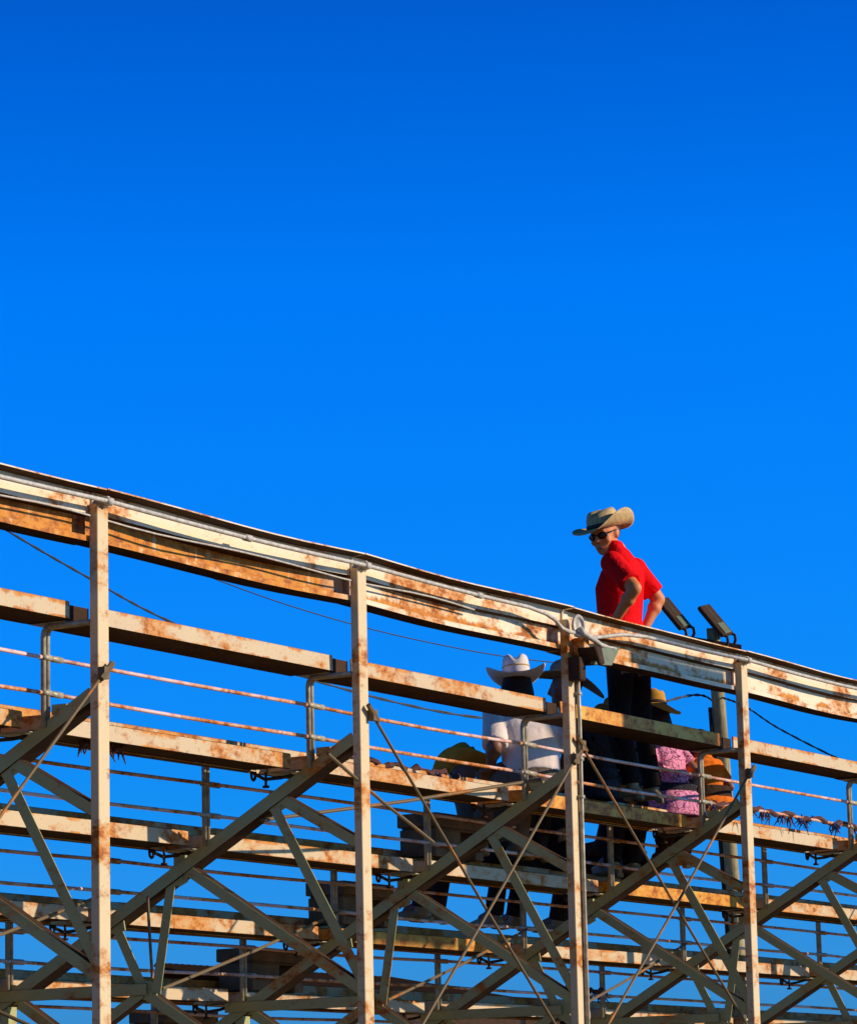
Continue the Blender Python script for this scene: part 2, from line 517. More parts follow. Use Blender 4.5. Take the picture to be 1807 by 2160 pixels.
# pipe brackets, rails, hooks --------------------------------------
def bracket_mesh(k):
    mb = MB()
    yb = YR[k+1] - 0.060; zt = ZR[k] - 0.107; zb = ZR[k+1] - 0.08
    ya = (Y0 + 0.05) if k == 0 else YR[k] + WB + 0.02
    if k: zt = ZR[k] + 0.045; yb += 0.012
    for dx in (0.0, 0.034):
        pts = [(dx, ya, zt), (dx, yb - 0.045, zt)]
        for a in (30, 60):
            pts.append((dx, yb - 0.045 + 0.045*math.sin(R(a)), zt - 0.045 + 0.045*math.cos(R(a))))
        pts += [(dx, yb, zt - 0.045), (dx, yb, zb)]
        mb.tube(pts, 0.0135, 8)
    # couplers and clamps
    for dz in (0.268, 0.092):
        z = ZR[k+1] + dz
        mb.tube([(0.045, yb, z), (0.15, yb, z - 0.0)], 0.0165, 8)
        mb.box((-0.012, yb - 0.019, z - 0.012), (0.05, yb + 0.019, z + 0.012))
    mb.box((-0.02, YR[k] + 0.04, ZR[k] - 0.094), (0.12, YR[k] + 0.25, ZR[k] - 0.089))
    return mb.mesh('pipe_bracket', M['pipe'], True)
def hook_mesh(k):
    mb = MB()
    y = YR[k] + 0.20; z = ZR[k] - 0.089
    pts = []
    for a in range(0, 181, 20):
        pts.append((-0.10 - 0.02*math.cos(R(a*1.0)), y + 0.03, z - 0.02 - 0.030*math.sin(R(a))))
    mb.tube([(-0.12, y + .03, z)] + pts + [(-0.08, y + .03, z)], 0.008, 6)
    mb.tube([(-0.02, y, z), (-0.02, y, z - 0.075)], 0.008, 6)
    mb.tube([(-0.02, y, z - 0.075), (-0.02, y, z - 0.088)], 0.02, 6)
    mb.tube([(-0.14, y + .01, z - 0.012), (-0.06, y - .02, z - 0.045), (0.05, y - 0.05, z - 0.03), (0.12, y - 0.08, z - 0.012)], 0.010, 6)
    return mb.mesh('board_clip', M['darkmetal'], True)
for k in range(10):
    bm_ = bracket_mesh(k); hk = hook_mesh(k)
    for i in FR:
        link(bm_, 'pipe_bracket', stand, (XF(i), 0, 0))
        if k: link(hk, 'board_clip', stand, (XF(i) - 0.02, 0, 0))
    for dz in (0.268, 0.092):
        for i in FR[:-1]:
            mb = MB()
            y = YR[k+1] - 0.060
            pts = []
            s1, s2 = random.uniform(-.008, .008), random.uniform(-.012, .006)
            for q in range(7):
                t = q/6
                pts.append((XF(i) + 0.02 + S*t*0.995, y + s1*math.sin(math.pi*t), ZR[k+1] + dz + s2*math.sin(math.pi*t)))
            mb.tube(pts, 0.0105, 8)
            mb.build('rail', M['rail'], stand, True)

# cross rods between the back posts --------------------------------
def rod(p0, p1, r=0.0088, name='cross_rod', mat='rod', clip=True):
    mb = MB()
    p0 = Vector(p0); p1 = Vector(p1)
    mid = (p0 + p1)/2 + Vector((0, 0, -0.012))
    mb.tube([p0, mid, p1], r, 7)
    if clip:
        d = (p1 - p0).normalized()
        mb.obox(p0 + d*0.02, Vector((0.022, 0, 0)), Vector((0, 0.02, 0)), Vector((0, 0, 0.03)))
        mb.obox(p1 - d*0.02, Vector((0.022, 0, 0)), Vector((0, 0.02, 0)), Vector((0, 0, 0.03)))
        mb.tube([p0 - d*0.06 + Vector((0, -.01, 0)), p0 + d*0.07 + Vector((0, -.01, 0))], 0.016, 6)
    mb.build(name, M[mat], stand)
yc = 10.094
rod((14.09, yc, 3.98), (11.70, yc, 1.82))
rod((16.585, yc, 4.01), (18.96, yc, 2.06))
rod((18.945, yc-0.01, 3.965), (16.56, yc-0.03, 1.93))
rod((19.02, yc, 4.055), (21.40, yc, 2.27))
rod((21.40, yc-0.01, 4.075), (19.02, yc-0.03, 2.21))
rod((23.86, yc, 4.06), (26.25, yc, 2.25))
rod((26.28, yc, 4.06), (23.86, yc, 2.25))
# short rods in the slope of the stand, from frame to frame
rod((16.20, 10.14, 3.755), (17.29, 10.13, 3.345), 0.010, clip=False)
rod((XF(1)+.04, 10.79, 3.462), (XF(2), 10.33, 3.845), 0.011, 'slope_rod', 'rod', False)
rod((XF(1)+.04, 11.47, 2.56), (XF(2), 11.80, 3.115), 0.010, 'slope_rod', 'rod', False)
rod((XF(0)+.04, 11.47, 2.56), (XF(1), 11.80, 3.115), 0.010, 'slope_rod', 'rod', False)
rod((XF(2)+.04, 11.47, 2.56), (XF(3), 11.80, 3.115), 0.010, 'slope_rod', 'rod', False)
rod((XF(3)+.04, 11.47, 2.56), (XF(4), 11.80, 3.115), 0.010, 'slope_rod', 'rod', False)
rod((XF(1)-.34, 11.30, 3.05), (XF(1)-.30, 11.30, 2.60), 0.009, 'slope_rod', 'rod', False)
rod((XF(0)-.2, 12.2, 3.0), (XF(0)+.6, 10.6, 2.15), 0.010, 'slope_rod', 'rod', False)

# the aisle of half-height steps ------------------------------------
tme = MB(); tme.box((0, 0, -0.085), (0.62, 0.29, 0)); tme.box((0.02, 0.02, -0.10), (0.60, 0.27, -0.085))
tme = bevel(tme.mesh('tread', M['steelbox']), 0.006)
sme1 = MB(); sme1.box((0, 0, 0), (0.10, 0.26, 0.17)); sme1 = bevel(sme1.mesh('side_panel', M['steelbox']), 0.003)
sme2 = MB(); sme2.box((0, 0, 0), (0.22, 0.02, 0.17)); sme2 = bevel(sme2.mesh('back_panel', M['steelbox']), 0.003)
for k in range(1, 7):
    x = 19.10; y = YR[k+1] + WB + 0.03 - 0.34; z = ZR[k] - 0.09
    tr = link(tme, 'aisle_step', stand, (x, y, z))
    for (mm, nm, dx, dy) in ((sme1, 'side_panel', 0.01, 0.015), (sme1, 'side_panel', 0.51, 0.015), (sme2, 'back_panel', 0.112, 0.02), ):
        link(mm, nm, tr, (x + dx, y + dy, z - 0.27))

# ================================================================== conduit and cable on the beam
cm = MB()
pts = []
for i in range(-1, 2):
    for q in range(8):
        t = q/8
        pts.append((XF(i) + 0.05 + S*t, 10.082 - 0.012*math.sin(math.pi*t), 4.826 - 0.016*math.sin(math.pi*t)))
pts = [p for p in pts if p[0] < 18.55] + [(18.60, 10.075, 4.800), (18.70, 10.07, 4.775), (18.78, 10.07, 4.735), (18.86, 10.065, 4.722), (18.93, 10.06, 4.722)]
cm.tube(pts, 0.0125, 8)
for i in range(-1, 2):
    cm.tube([(XF(i) + 0.030, 10.082, 4.826), (XF(i) + 0.075, 10.082, 4.826)], 0.021, 8)
    cm.box((XF(i) + 0.045, 10.082, 4.80), (XF(i) + 0.06, 10.17, 4.852))
    cm.tube([(XF(i) + 1.25, 10.072, 4.811), (XF(i) + 1.31, 10.072, 4.811)], 0.019, 8)
tag(cm.build('conduit_pipe', M['galv'], None, True), 'pale metal conduit running along the back beam from the left edge to the floodlight', 'pipe')
cm = MB()
pts = []
for i in range(2, 7):
    for q in range(8):
        t = q/8
        x = XF(i) + 0.05 + S*t
        pts.append((x, 10.082 - 0.012*math.sin(math.pi*t), 4.826 - 0.018*math.sin(math.pi*t) - (0.06*max(0, 1 - (x - 19.3)/0.5) if i == 2 else 0)))
pts = [(19.06, 10.06, 4.70), (19.15, 10.062, 4.715)] + [p for p in pts if p[0] > 19.3]
cm.tube(pts, 0.0125, 8)
for i in range(3, 7):
    cm.tube([(XF(i) + 0.030, 10.082, 4.826), (XF(i) + 0.075, 10.082, 4.826)], 0.021, 8)
    cm.box((XF(i) + 0.045, 10.082, 4.80), (XF(i) + 0.06, 10.17, 4.852))
tag(cm.build('conduit_pipe', M['galv'], None, True), 'pale metal conduit running along the back beam rightwards from the floodlight', 'pipe')
cm = MB()
pts = [(XF(-1) + 0.25*q, 10.150 + 0.006*math.sin(q*1.3), 4.748 + 0.008*math.sin(q*0.9) + 0.0*q) for q in range(26)]
cm.tube(pts, 0.0055, 6)
tag(cm.build('thin_conduit', M['galv'], None, True), 'thin bright line of conduit under the conduit pipe on the left beam', 'pipe')
# vertical conduit on the third post down from the floodlight
cm = MB()
cm.tube([(19.020, 10.098, 4.50), (19.024, 10.096, 4.2), (19.020, 10.098, 3.6), (19.020, 10.098, 0.3)], 0.0135, 8)
for z in (4.35, 3.95, 3.72): cm.box((19.0, 10.082, z), (19.04, 10.113, z + 0.02))
tag(cm.build('drop_conduit', M['pipe'], None, True), 'upright conduit strapped to the post under the floodlight', 'pipe')

# ================================================================== small floodlight on the third post
fl = empty('floodlight', (18.98, 10.10, 4.5), 'small floodlight with round galvanised cap bolted to the post between hat wearers', 'floodlight')
mb = MB(); mb.box((18.925, 10.03, 4.43), (19.005, 10.112, 4.575)); link(bevel(mb.mesh('junction_box', M['darkmetal']), 0.006), 'junction_box', fl)
# round cap: a shallow dish standing on edge
mb = MB()
c = Vector((18.955, 10.05, 4.765)); ax = Vector((-0.55, -0.80, 0.12)).normalized(); e1 = Vector((0, 0, 1)); e1 = (e1 - ax*e1.dot(ax)).normalized(); e2 = ax.cross(e1)
def ringp(off, r, n=22, sx=0.60): return [c + ax*off + e1*math.cos(2*math.pi*k/n)*r + e2*math.sin(2*math.pi*k/n)*r*sx for k in range(n)]
mb.loft([ringp(-0.02, 0.060), ringp(0.0, 0.072), ringp(0.012, 0.072), ringp(0.016, 0.058), ringp(0.006, 0.050), ringp(0.010, 0.02)])
mb.build('round_cap', M['galv'], fl, True)
mb = MB(); mb.tube([c + ax*0.02 + Vector((0, 0, -.02)), c + ax*0.035 + Vector((0.03, 0, -0.05)), (19.05, 10.0, 4.69), (19.13, 9.99, 4.665), (19.22, 9.985, 4.655), (19.30, 9.98, 4.655)], [0.022, 0.022, 0.017, 0.014, 0.013, 0.013], 8); mb.build('swivel_arm', M['galv'], fl, True)
mb = MB()
mb.obox((19.075, 10.02, 4.590), Vector((0.085, 0.02, 0.012)), Vector((-0.012, 0.06, 0.0)), Vector((-0.035, 0, 0.052)))
link(bevel(mb.mesh('lamp_body', M['darkmetal']), 0.008), 'lamp_body', fl)
mb = MB()
vis = [Vector((18.985, 9.96, 4.522)), Vector((19.215, 9.96, 4.540)), Vector((19.355, 9.97, 4.672)), Vector((19.10, 9.97, 4.640))]
mb.loft([vis, [v + Vector((0.01, 0.04, 0.012)) for v in vis]])
link(bevel(mb.mesh('visor', M['lampback']), 0.004), 'visor', fl)
mb = MB()
mb.box((18.99, 10.03, 4.60), (19.06, 10.11, 4.70)); link(bevel(mb.mesh('bracket', M['beam']), 0.005), 'bracket', fl)

# added board behind the stand, unseen at right, to shade the third bay
sg = empty('shade_board', (22.95, 5.2, 0), 'unseen rusty board on two posts, added behind the grandstand to shade its third bay', 'shade board')
mb = MB(); mb.box((22.25, 5.19, 5.83), (23.62, 5.22, 6.90)); mb.build('panel', M['board'], sg)
for x in (22.45, 23.3):
    mb = MB(); mb.box((x, 5.22, 0), (x + 0.08, 5.30, 6.75)); mb.build('shade_board_post', M['board'], sg)

# ================================================================== utility pole with two floodlights
pole = empty('utility_pole', (46.17, 21.88, 0), 'weathered wooden pole with a crossarm of two dark floodlights behind the red shirted man', 'utility pole')
mb = MB()
pts, rr = [], []
for q in range(9):
    t = q/8
    pts.append((46.17 + (44.73 - 46.17)*t, 21.88 + (21.574 - 21.88)*t, 8.84*t)); rr.append(0.128 - 0.036*t)
mb.tube(pts, rr, 14); mb.build('pole_shaft', M['wood'], pole, True)
mb = MB()
mb.tube([(p[0] - 0.08, p[1] + 0.10, p[2]) for p in pts[:8]], 0.028, 6); mb.build('pole_conduit', M['darkmetal'], pole, True)
A_, B_ = Vector((44.47, 21.98, 8.70)), Vector((44.95, 21.26, 8.545))
mb = MB(); d_ = (B_ - A_)/2; mb.obox((A_ + B_)/2 + Vector((-.10, -.06, 0)), d_, Vector((0.02, 0.012, 0)), Vector((0, 0, 0.032)))
mb.build('crossarm', M['darkmetal'], pole)
mb = MB(); mb.obox(Vector((44.70, 21.55, 8.50)), Vector((0.05, -0.09, 0)), Vector((0.03, 0.02, 0)), Vector((0, 0, 0.03))); mb.build('clamp', M['darkmetal'], pole)
rt, upv = right, Vector((0, 0, 1))
def flood(cx):
    """dark slab lamp tilted forward on a yoke; cx = middle of slab"""
    c = Vector(cx)
    la = (rt*0.155 - upv*0.205 - fwd*0.10)                 # half length, leaning
    wa = (rt*0.085 + upv*0.012 + fwd*0.16)                 # half width
    th = la.cross(wa).normalized()*0.030
    mb = MB(); mb.obox(c, la, wa, th)
    body = link(bevel(mb.mesh('lamp_housing', M['darkmetal']), 0.012), 'lamp_housing', pole)
    mb = MB(); mb.obox(c - th*1.15, la*0.9, wa*0.9, th*0.1); mb.build('lamp_glass', M['glass'], body)
    mb = MB(); mb.obox(c + th*1.02, la*0.98, wa*0.03, th*0.12); mb.build('housing_seam', M['lampback'], body)
    mb = MB(); mb.obox(c + th*1.25 + la*0.60, la*0.34, wa*0.62, th*0.28); link(bevel(mb.mesh('ballast_box', M['lampback']), 0.01), 'ballast_box', body)
    mb = MB()
    for sgn in (-1, 1):
        p = c + la*0.85 + wa*sgn*0.75
        q = p + rt*0.05 - upv*0.17
        mb.tube([p, p + rt*0.075 - upv*0.04, p + rt*0.085 - upv*0.11, q - upv*0.03], 0.022, 6)
    mb.obox(c + la*0.95 + rt*0.03 - upv*0.18, wa*0.9, Vector((0, 0, .02)), fwd*0.02)
    mb.build('yoke', M['darkmetal'], body)
flood((44.43, 22.03, 9.05))
flood((44.735, 21.535, 8.94))

# overhead wires -----------------------------------------------------
def wire(name, pts, r, label, twist=0.0, n=10):
    P = [Vector(p) for p in pts]
    mb = MB(); out = []
    for i in range(len(P)-1):
        a = P[max(i-1, 0)]; b = P[i]; c = P[i+1]; e = P[min(i+2, len(P)-1)]
        for q in range(n):
            t = q/n
            out.append(0.5*((2*b) + (c - a)*t + (2*a - 5*b + 4*c - e)*t*t + (3*b - a - 3*c + e)*t**3))
    out.append(P[-1])
    if twist:
        for ph in (0, math.pi):
            mb.tube([p + Vector((0.2*math.cos(k*1.1 + ph), 0.5*math.sin(k*1.1 + ph), math.sin(k*1.1 + ph)))*twist for k, p in enumerate(out)], r, 6)
    else:
        mb.tube(out, r, 6)
    return tag(mb.build(name, M['cable'], None, True), label, 'cable')
wire('overhead_cable', [(33.0, 27.6, 10.6), (34.557, 26.632, 9.555), (35.724, 25.894, 8.857), (36.775, 25.294, 8.329), (38.659, 24.316, 7.688), (41.55, 23.497, 7.418), (43.327, 22.412, 7.582), (44.737, 21.895, 7.916), (44.919, 21.643, 7.752)],
     0.010, 'thick twisted black cable sagging from the left edge to the pole', 0.012, 16)
wire('overhead_wire', [(34.4, 25.5, 9.5), (35.634, 24.961, 9.077), (37.458, 24.052, 8.534), (39.657, 23.409, 8.263), (41.917, 22.609, 8.14), (44.797, 21.65, 8.311)],
     0.0075, 'thin straight black wire passing just above the white hat to the pole')
wire('overhead_cable', [(44.92, 21.594, 7.882), (44.217, 20.878, 7.62), (43.611, 20.062, 7.171), (42.358, 18.438, 6.446), (41.153, 16.707, 5.795)],
     0.010, 'black twisted cable dropping from the pole to the right edge', 0.010, 16)

# ================================================================== people
M['skin'] = plain('tanned skin', (0.68, 0.21, 0.05), 0.6, 0, 0.10, 30)
M['skin2'] = plain('brown skin', (0.22, 0.085, 0.04), 0.55, 0, 0.10, 30)
M['red'] = plain('red polo cloth', (0.85, 0.004, 0.006), 0.9, 0, 0.08, 12, 0.1, bumpy=0.7)
M['dark'] = plain('black denim', (0.022, 0.015, 0.012), 0.9, 0, 0.3, 25, 0.1, bumpy=0.7)
M['navy'] = plain('dark blue denim', (0.03, 0.026, 0.032), 0.9, 0, 0.3, 25, 0.1, bumpy=0.7)
M['cream'] = plain('cream cotton', (0.80, 0.66, 0.55), 0.9, 0, 0.08, 8, 0.1, bumpy=0.35)
M['brown'] = plain('dark brown cloth', (0.05, 0.026, 0.014), 0.9, 0, 0.3, 15, 0.1, bumpy=0.7)
M['grey'] = plain('grey brown cloth', (0.16, 0.11, 0.075), 0.9, 0, 0.2, 12, 0.1, bumpy=0.7)
M['hair'] = plain('dark brown hair', (0.022, 0.010, 0.005), 0.6, 0, 0.4, 60, 0.3, 0.4)
M['boot'] = plain('tan boot leather', (0.33, 0.20, 0.075), 0.6, 0, 0.25, 25)
M['orange'] = plain('orange cotton', (0.75, 0.16, 0.012), 0.9, 0, 0.1, 10, 0.1, bumpy=0.7)
M['felt'] = plain('dark grey felt', (0.24, 0.21, 0.15), 0.95, 0, 0.2, 14, 0.1)
M['tanfelt'] = plain('tan felt', (0.62, 0.30, 0.04), 0.95, 0, 0.15, 14, 0.1)
M['brownfelt'] = plain('olive brown felt', (0.22, 0.13, 0.035), 0.95, 0, 0.2, 14, 0.1)
M['shade'] = plain('dark sunglasses', (0.008, 0.006, 0.006), 0.12, 0, 0.1, 10)
M['band'] = plain('dark hat band', (0.05, 0.02, 0.01), 0.7, 0, 0.2, 20)
M['lip'] = plain('lips', (0.36, 0.12, 0.08), 0.5, 0, 0.1, 30)

def straw(name, c1, c2):
    mt, n, b = newmat(name)
    t = n.nodes.new('ShaderNodeTexCoord')
    w = n.nodes.new('ShaderNodeTexWave'); w.inputs['Scale'].default_value = 70; w.inputs['Distortion'].default_value = 3.0; w.inputs['Detail'].default_value = 2
    w.bands_direction = 'Z'
    n.links.new(t.outputs['Object'], w.inputs['Vector'])
    q = noise_node(n, 45, t.outputs['Object'], 3, 0.6)
    f = math_node(n, 'ADD', math_node(n, 'MULTIPLY', w.outputs[1], 0.35), math_node(n, 'MULTIPLY', q.outputs[0], 0.65))
    r = ramp_node(n, f, [(0.30, c1), (0.62, c2)])
    n.links.new(r.outputs[0], b.inputs['Base Color']); b.inputs['Roughness'].default_value = 0.75
    bp = n.nodes.new('ShaderNodeBump'); bp.inputs['Strength'].default_value = 0.5; bp.inputs['Distance'].default_value = 0.004
    n.links.new(f, bp.inputs['Height']); n.links.new(bp.outputs[0], b.inputs['Normal'])
    return mt
M['straw'] = straw('woven tan straw', (0.30, 0.17, 0.04), (0.82, 0.58, 0.24))
M['whitestraw'] = straw('woven white straw', (0.66, 0.56, 0.48), (0.84, 0.76, 0.68))

def patterned(name, bgc, ink, scale=26, w=0.05):
    """printed cloth: veins between irregular petals"""
    mt, n, b = newmat(name)
    t = n.nodes.new('ShaderNodeTexCoord')
    nz = noise_node(n, 9, t.outputs['Object'], 3, 0.5)
    wv = mixc(n, 0.12, t.outputs['Object'], nz.outputs[1])
    v = n.nodes.new('ShaderNodeTexVoronoi'); v.feature = 'DISTANCE_TO_EDGE'; v.inputs['Scale'].default_value = scale
    n.links.new(wv, v.inputs['Vector'])
    r = ramp_node(n, v.outputs[0], [(w*0.5, ink), (w*1.6, bgc)])
    q = noise_node(n, 30, t.outputs['Object'], 3, 0.6)
    k = ramp_node(n, q.outputs[0], [(0.3, 0.78), (0.7, 1.1)])
    n.links.new(mixc(n, 1.0, r.outputs[0], k.outputs[0], 'MULTIPLY'), b.inputs['Base Color']); b.inputs['Roughness'].default_value = 0.9
    return mt
M['pink'] = patterned('pink floral print cotton', (0.88, 0.28, 0.42), (0.16, 0.03, 0.06))
M['camo'] = patterned('grey print cotton', (0.26, 0.29, 0.24), (0.05, 0.05, 0.04), 45, 0.12)

def place(o, P, th):
    o.location = P; o.rotation_euler = (0, 0, th)
    WORLD[o] = Matrix.Translation(Vector(P)) @ Matrix.Rotation(th, 4, 'Z')

def child(me, name, parent):
    o = bpy.data.objects.new(name, me); COL.objects.link(o); o.parent = parent
    WORLD[o] = WORLD[parent]
    return o

V = Vector
def ell(c, rx, ry, n=20, tilt=0.0, yaw=0.0, p=2.3):
    """a rounded-box ring (superellipse) around c; tilt leans the ring back about X"""
    out = []
    for k in range(n):
        a = 2*math.pi*k/n
        ca, sa = math.cos(a), math.sin(a)
        x = rx*math.copysign(abs(ca)**(2/p), ca); y = ry*math.copysign(abs(sa)**(2/p), sa)
        v = V((x, y*math.cos(tilt), y*math.sin(tilt)))
        v = Matrix.Rotation(yaw, 3, 'Z') @ v
        out.append(V(c) + v)
    return out

def hand(mb, w, d, palm_n, s=1.0, curl=0.5, side=1):
    """wrist w, pointing direction d, palm normal; four fingers and a thumb"""
    d = V(d).normalized(); nn = V(palm_n); nn = (nn - d*nn.dot(d)).normalized(); x = d.cross(nn)*side
    w = V(w)
    mb.capsule(w, 0.026*s, w + d*0.03*s, 0.027*s, 8)
    for k, (off, ln) in enumerate(((-0.030, 0.062), (-0.010, 0.074), (0.011, 0.070), (0.030, 0.054))):
        base = w + d*0.085*s + x*off*s
        mb.capsule(w + d*0.02*s + x*off*0.6*s, 0.018*s, base, 0.0125*s, 8)
        d1 = (d*math.cos(curl*0.6) + nn*math.sin(curl*0.6)); d2 = (d*math.cos(curl*1.5) + nn*math.sin(curl*1.5))
        mp_ = base + d1*ln*0.52*s
        mb.capsule(base, 0.0115*s, mp_, 0.0105*s, 8); mb.capsule(mp_, 0.0105*s, mp_ + d2*ln*0.5*s, 0.009*s, 8)
    t0 = w + d*0.025*s - x*0.026*s
    t1 = t0 + (d*0.6 - x*0.7 + nn*0.25).normalized()*0.042*s
    t2 = t1 + (d*0.85 - x*0.3 + nn*0.35).normalized()*0.032*s
    mb.capsule(t0, 0.016*s, t1, 0.0135*s, 8); mb.capsule(t1, 0.0135*s, t2, 0.011*s, 8)

def head_shape(mb, H, rot):
    """skull, jaw, nose, lips, brows and ears around H (centre of the skull)"""
    def T(x, y, z): return H + rot @ V((x, y, z))
    mb.ball(T(0, -0.008, 0.035), (0.076, 0.094, 0.088), 16, 10, 0, rot)
    rings = []
    for z, rx, ry, cy in ((0.05, 0.072, 0.080, 0.006), (0.01, 0.071, 0.082, 0.008), (-0.03, 0.066, 0.078, 0.012), (-0.06, 0.060, 0.070, 0.020), (-0.085, 0.050, 0.056, 0.034), (-0.108, 0.034, 0.036, 0.050), (-0.118, 0.016, 0.018, 0.056)):
        rings.append([H + rot @ v for v in ell((0, cy, z), rx, ry, 18, 0, 0, 2.2)])
    mb.loft(rings)
    mb.capsule(T(0, 0.090, 0.012), 0.011, T(0, 0.108, -0.030), 0.015, 10)      # nose
    mb.ball(T(0.013, 0.094, -0.034), 0.010, 8, 6); mb.ball(T(-0.013, 0.094, -0.034), 0.010, 8, 6)
    mb.capsule(T(-0.016, 0.086, -0.068), 0.0085, T(0.016, 0.086, -0.068), 0.0085, 8)
    mb.capsule(T(-0.012, 0.085, -0.080), 0.009, T(0.012, 0.085, -0.080), 0.009, 8)
    mb.ball(T(0, 0.080, -0.106), 0.017, 10, 7)                                   # chin
    mb.capsule(T(-0.040, 0.078, 0.022), 0.012, T(-0.012, 0.088, 0.020), 0.012, 8)  # brows
    mb.capsule(T(0.040, 0.078, 0.022), 0.012, T(0.012, 0.088, 0.020), 0.012, 8)
    mb.ball(T(0.045, 0.062, -0.035), (0.022, 0.026, 0.022), 10, 7, 0, rot); mb.ball(T(-0.045, 0.062, -0.035), (0.022, 0.026, 0.022), 10, 7, 0, rot)
    for sx in (-1, 1):
        mb.ball(T(sx*0.077, -0.006, -0.008), (0.010, 0.021, 0.032), 10, 8, 0, rot)
        mb.ball(T(sx*0.081, -0.012, -0.002), (0.008, 0.018, 0.024), 10, 8, 0, rot)

def hat(person, H, rot, mat, band, size=1.0, curl=0.075, dip=0.02, crown=0.115, rad=0.17, crease=0.035, tilt=(0, 0, 0), pinch=0.018, tip=0.0, name='cowboy_hat', wob=0.0, asym=0.0, lift=0.0, bk=0.0, band2=False):
    """western hat: creased crown and a brim rolled up at both sides"""
    rt_ = rot @ Matrix.Rotation(tilt[0], 3, 'X') @ Matrix.Rotation(tilt[1], 3, 'Y') @ Matrix.Rotation(tilt[2], 3, 'Z')
    O = H + rot @ V((0, -0.004, 0.062 + lift))
    a, b = 0.088*size, 0.106*size                    # half width, half length of the crown
    n = 40
    mb = MB(); rings = []
    for t, sc in ((0, 1.0), (0.25, 0.985), (0.55, 0.955), (0.80, 0.91), (0.93, 0.83), (1.0, 0.68), (1.01, 0.40), (1.0, 0.12)):
        rg = []
        for k in range(n):
            ph = 2*math.pi*k/n
            x = a*sc*math.sin(ph); y = b*sc*math.cos(ph)
            z = crown*t
            f = max(0.0, (t - 0.55)/0.45)
            z -= crease*f*math.exp(-(x/(0.026*size))**2)                     # long crease
            z -= 0.022*f*max(0, math.cos(ph))**2*sc                          # lower at the front
            z += 0.008*f*max(0, -math.cos(ph))
            pin = pinch*f*math.exp(-((ph if ph < math.pi else ph - 2*math.pi)/0.75 - 1)**2*6) + pinch*f*math.exp(-((ph if ph < math.pi else ph - 2*math.pi)/0.75 + 1)**2*6)
            x -= math.copysign(pin, x)
            x += wob*math.sin(3*ph + 1)*t
            rg.append(O + rt_ @ V((x, y, z)))
        rings.append(rg)
    mb.loft(rings, True)
    def brim(u, ph, th):
        x = (a + (rad*0.93 - a)*u)*math.sin(ph); y = (b + (rad*1.08 - b)*u)*math.cos(ph)
        s = abs(math.sin(ph)); c = math.cos(ph)
        z = curl*(1 - asym*math.copysign(1, x)*min(1, s*1.5))*(s**2.2)*u**1.7 - bk*max(0, -c)**1.5*u**1.3 - dip*(c*c)*u**1.5 + tip*u*u*max(0, c)**3
        x *= 1 - 0.16*u*u*s*(curl/0.08)
        z += wob*0.5*math.sin(5*ph + 0.7)*u
        return O + rt_ @ V((x, y, z + th))
    us = [0, 0.25, 0.5, 0.72, 0.88, 1.0]
    topr = [[brim(u, 2*math.pi*k/n, 0.003) for k in range(n)] for u in us]
    botr = [[brim(u, 2*math.pi*k/n, -0.003) for k in range(n)] for u in reversed(us)]
    mb.loft([[p for p in r_] for r_ in topr + botr], False)
    o = child(mb.mesh(name, mat, True), name, person)
    mb = MB()
    mb.loft([[O + rt_ @ V((a*f*math.sin(2*math.pi*k/n), b*f*math.cos(2*math.pi*k/n), z)) for k in range(n)] for z, f in ((0.004, 1.0), (0.004, 1.035), (0.026, 1.02), (0.026, 0.98))], False)
    child(mb.mesh('hat_band', band, True), 'hat_band', o)
    if band2:
        mb = MB()
        mb.loft([[O + rt_ @ V((a*f*math.sin(2*math.pi*k/n), b*f*math.cos(2*math.pi*k/n), z)) for k in range(n)] for z, f in ((0.070, 0.93), (0.070, 0.985), (0.077, 0.98), (0.077, 0.93))], False)
        child(mb.mesh('hat_cord', M['tanfelt'], True), 'hat_cord', o)
    return o

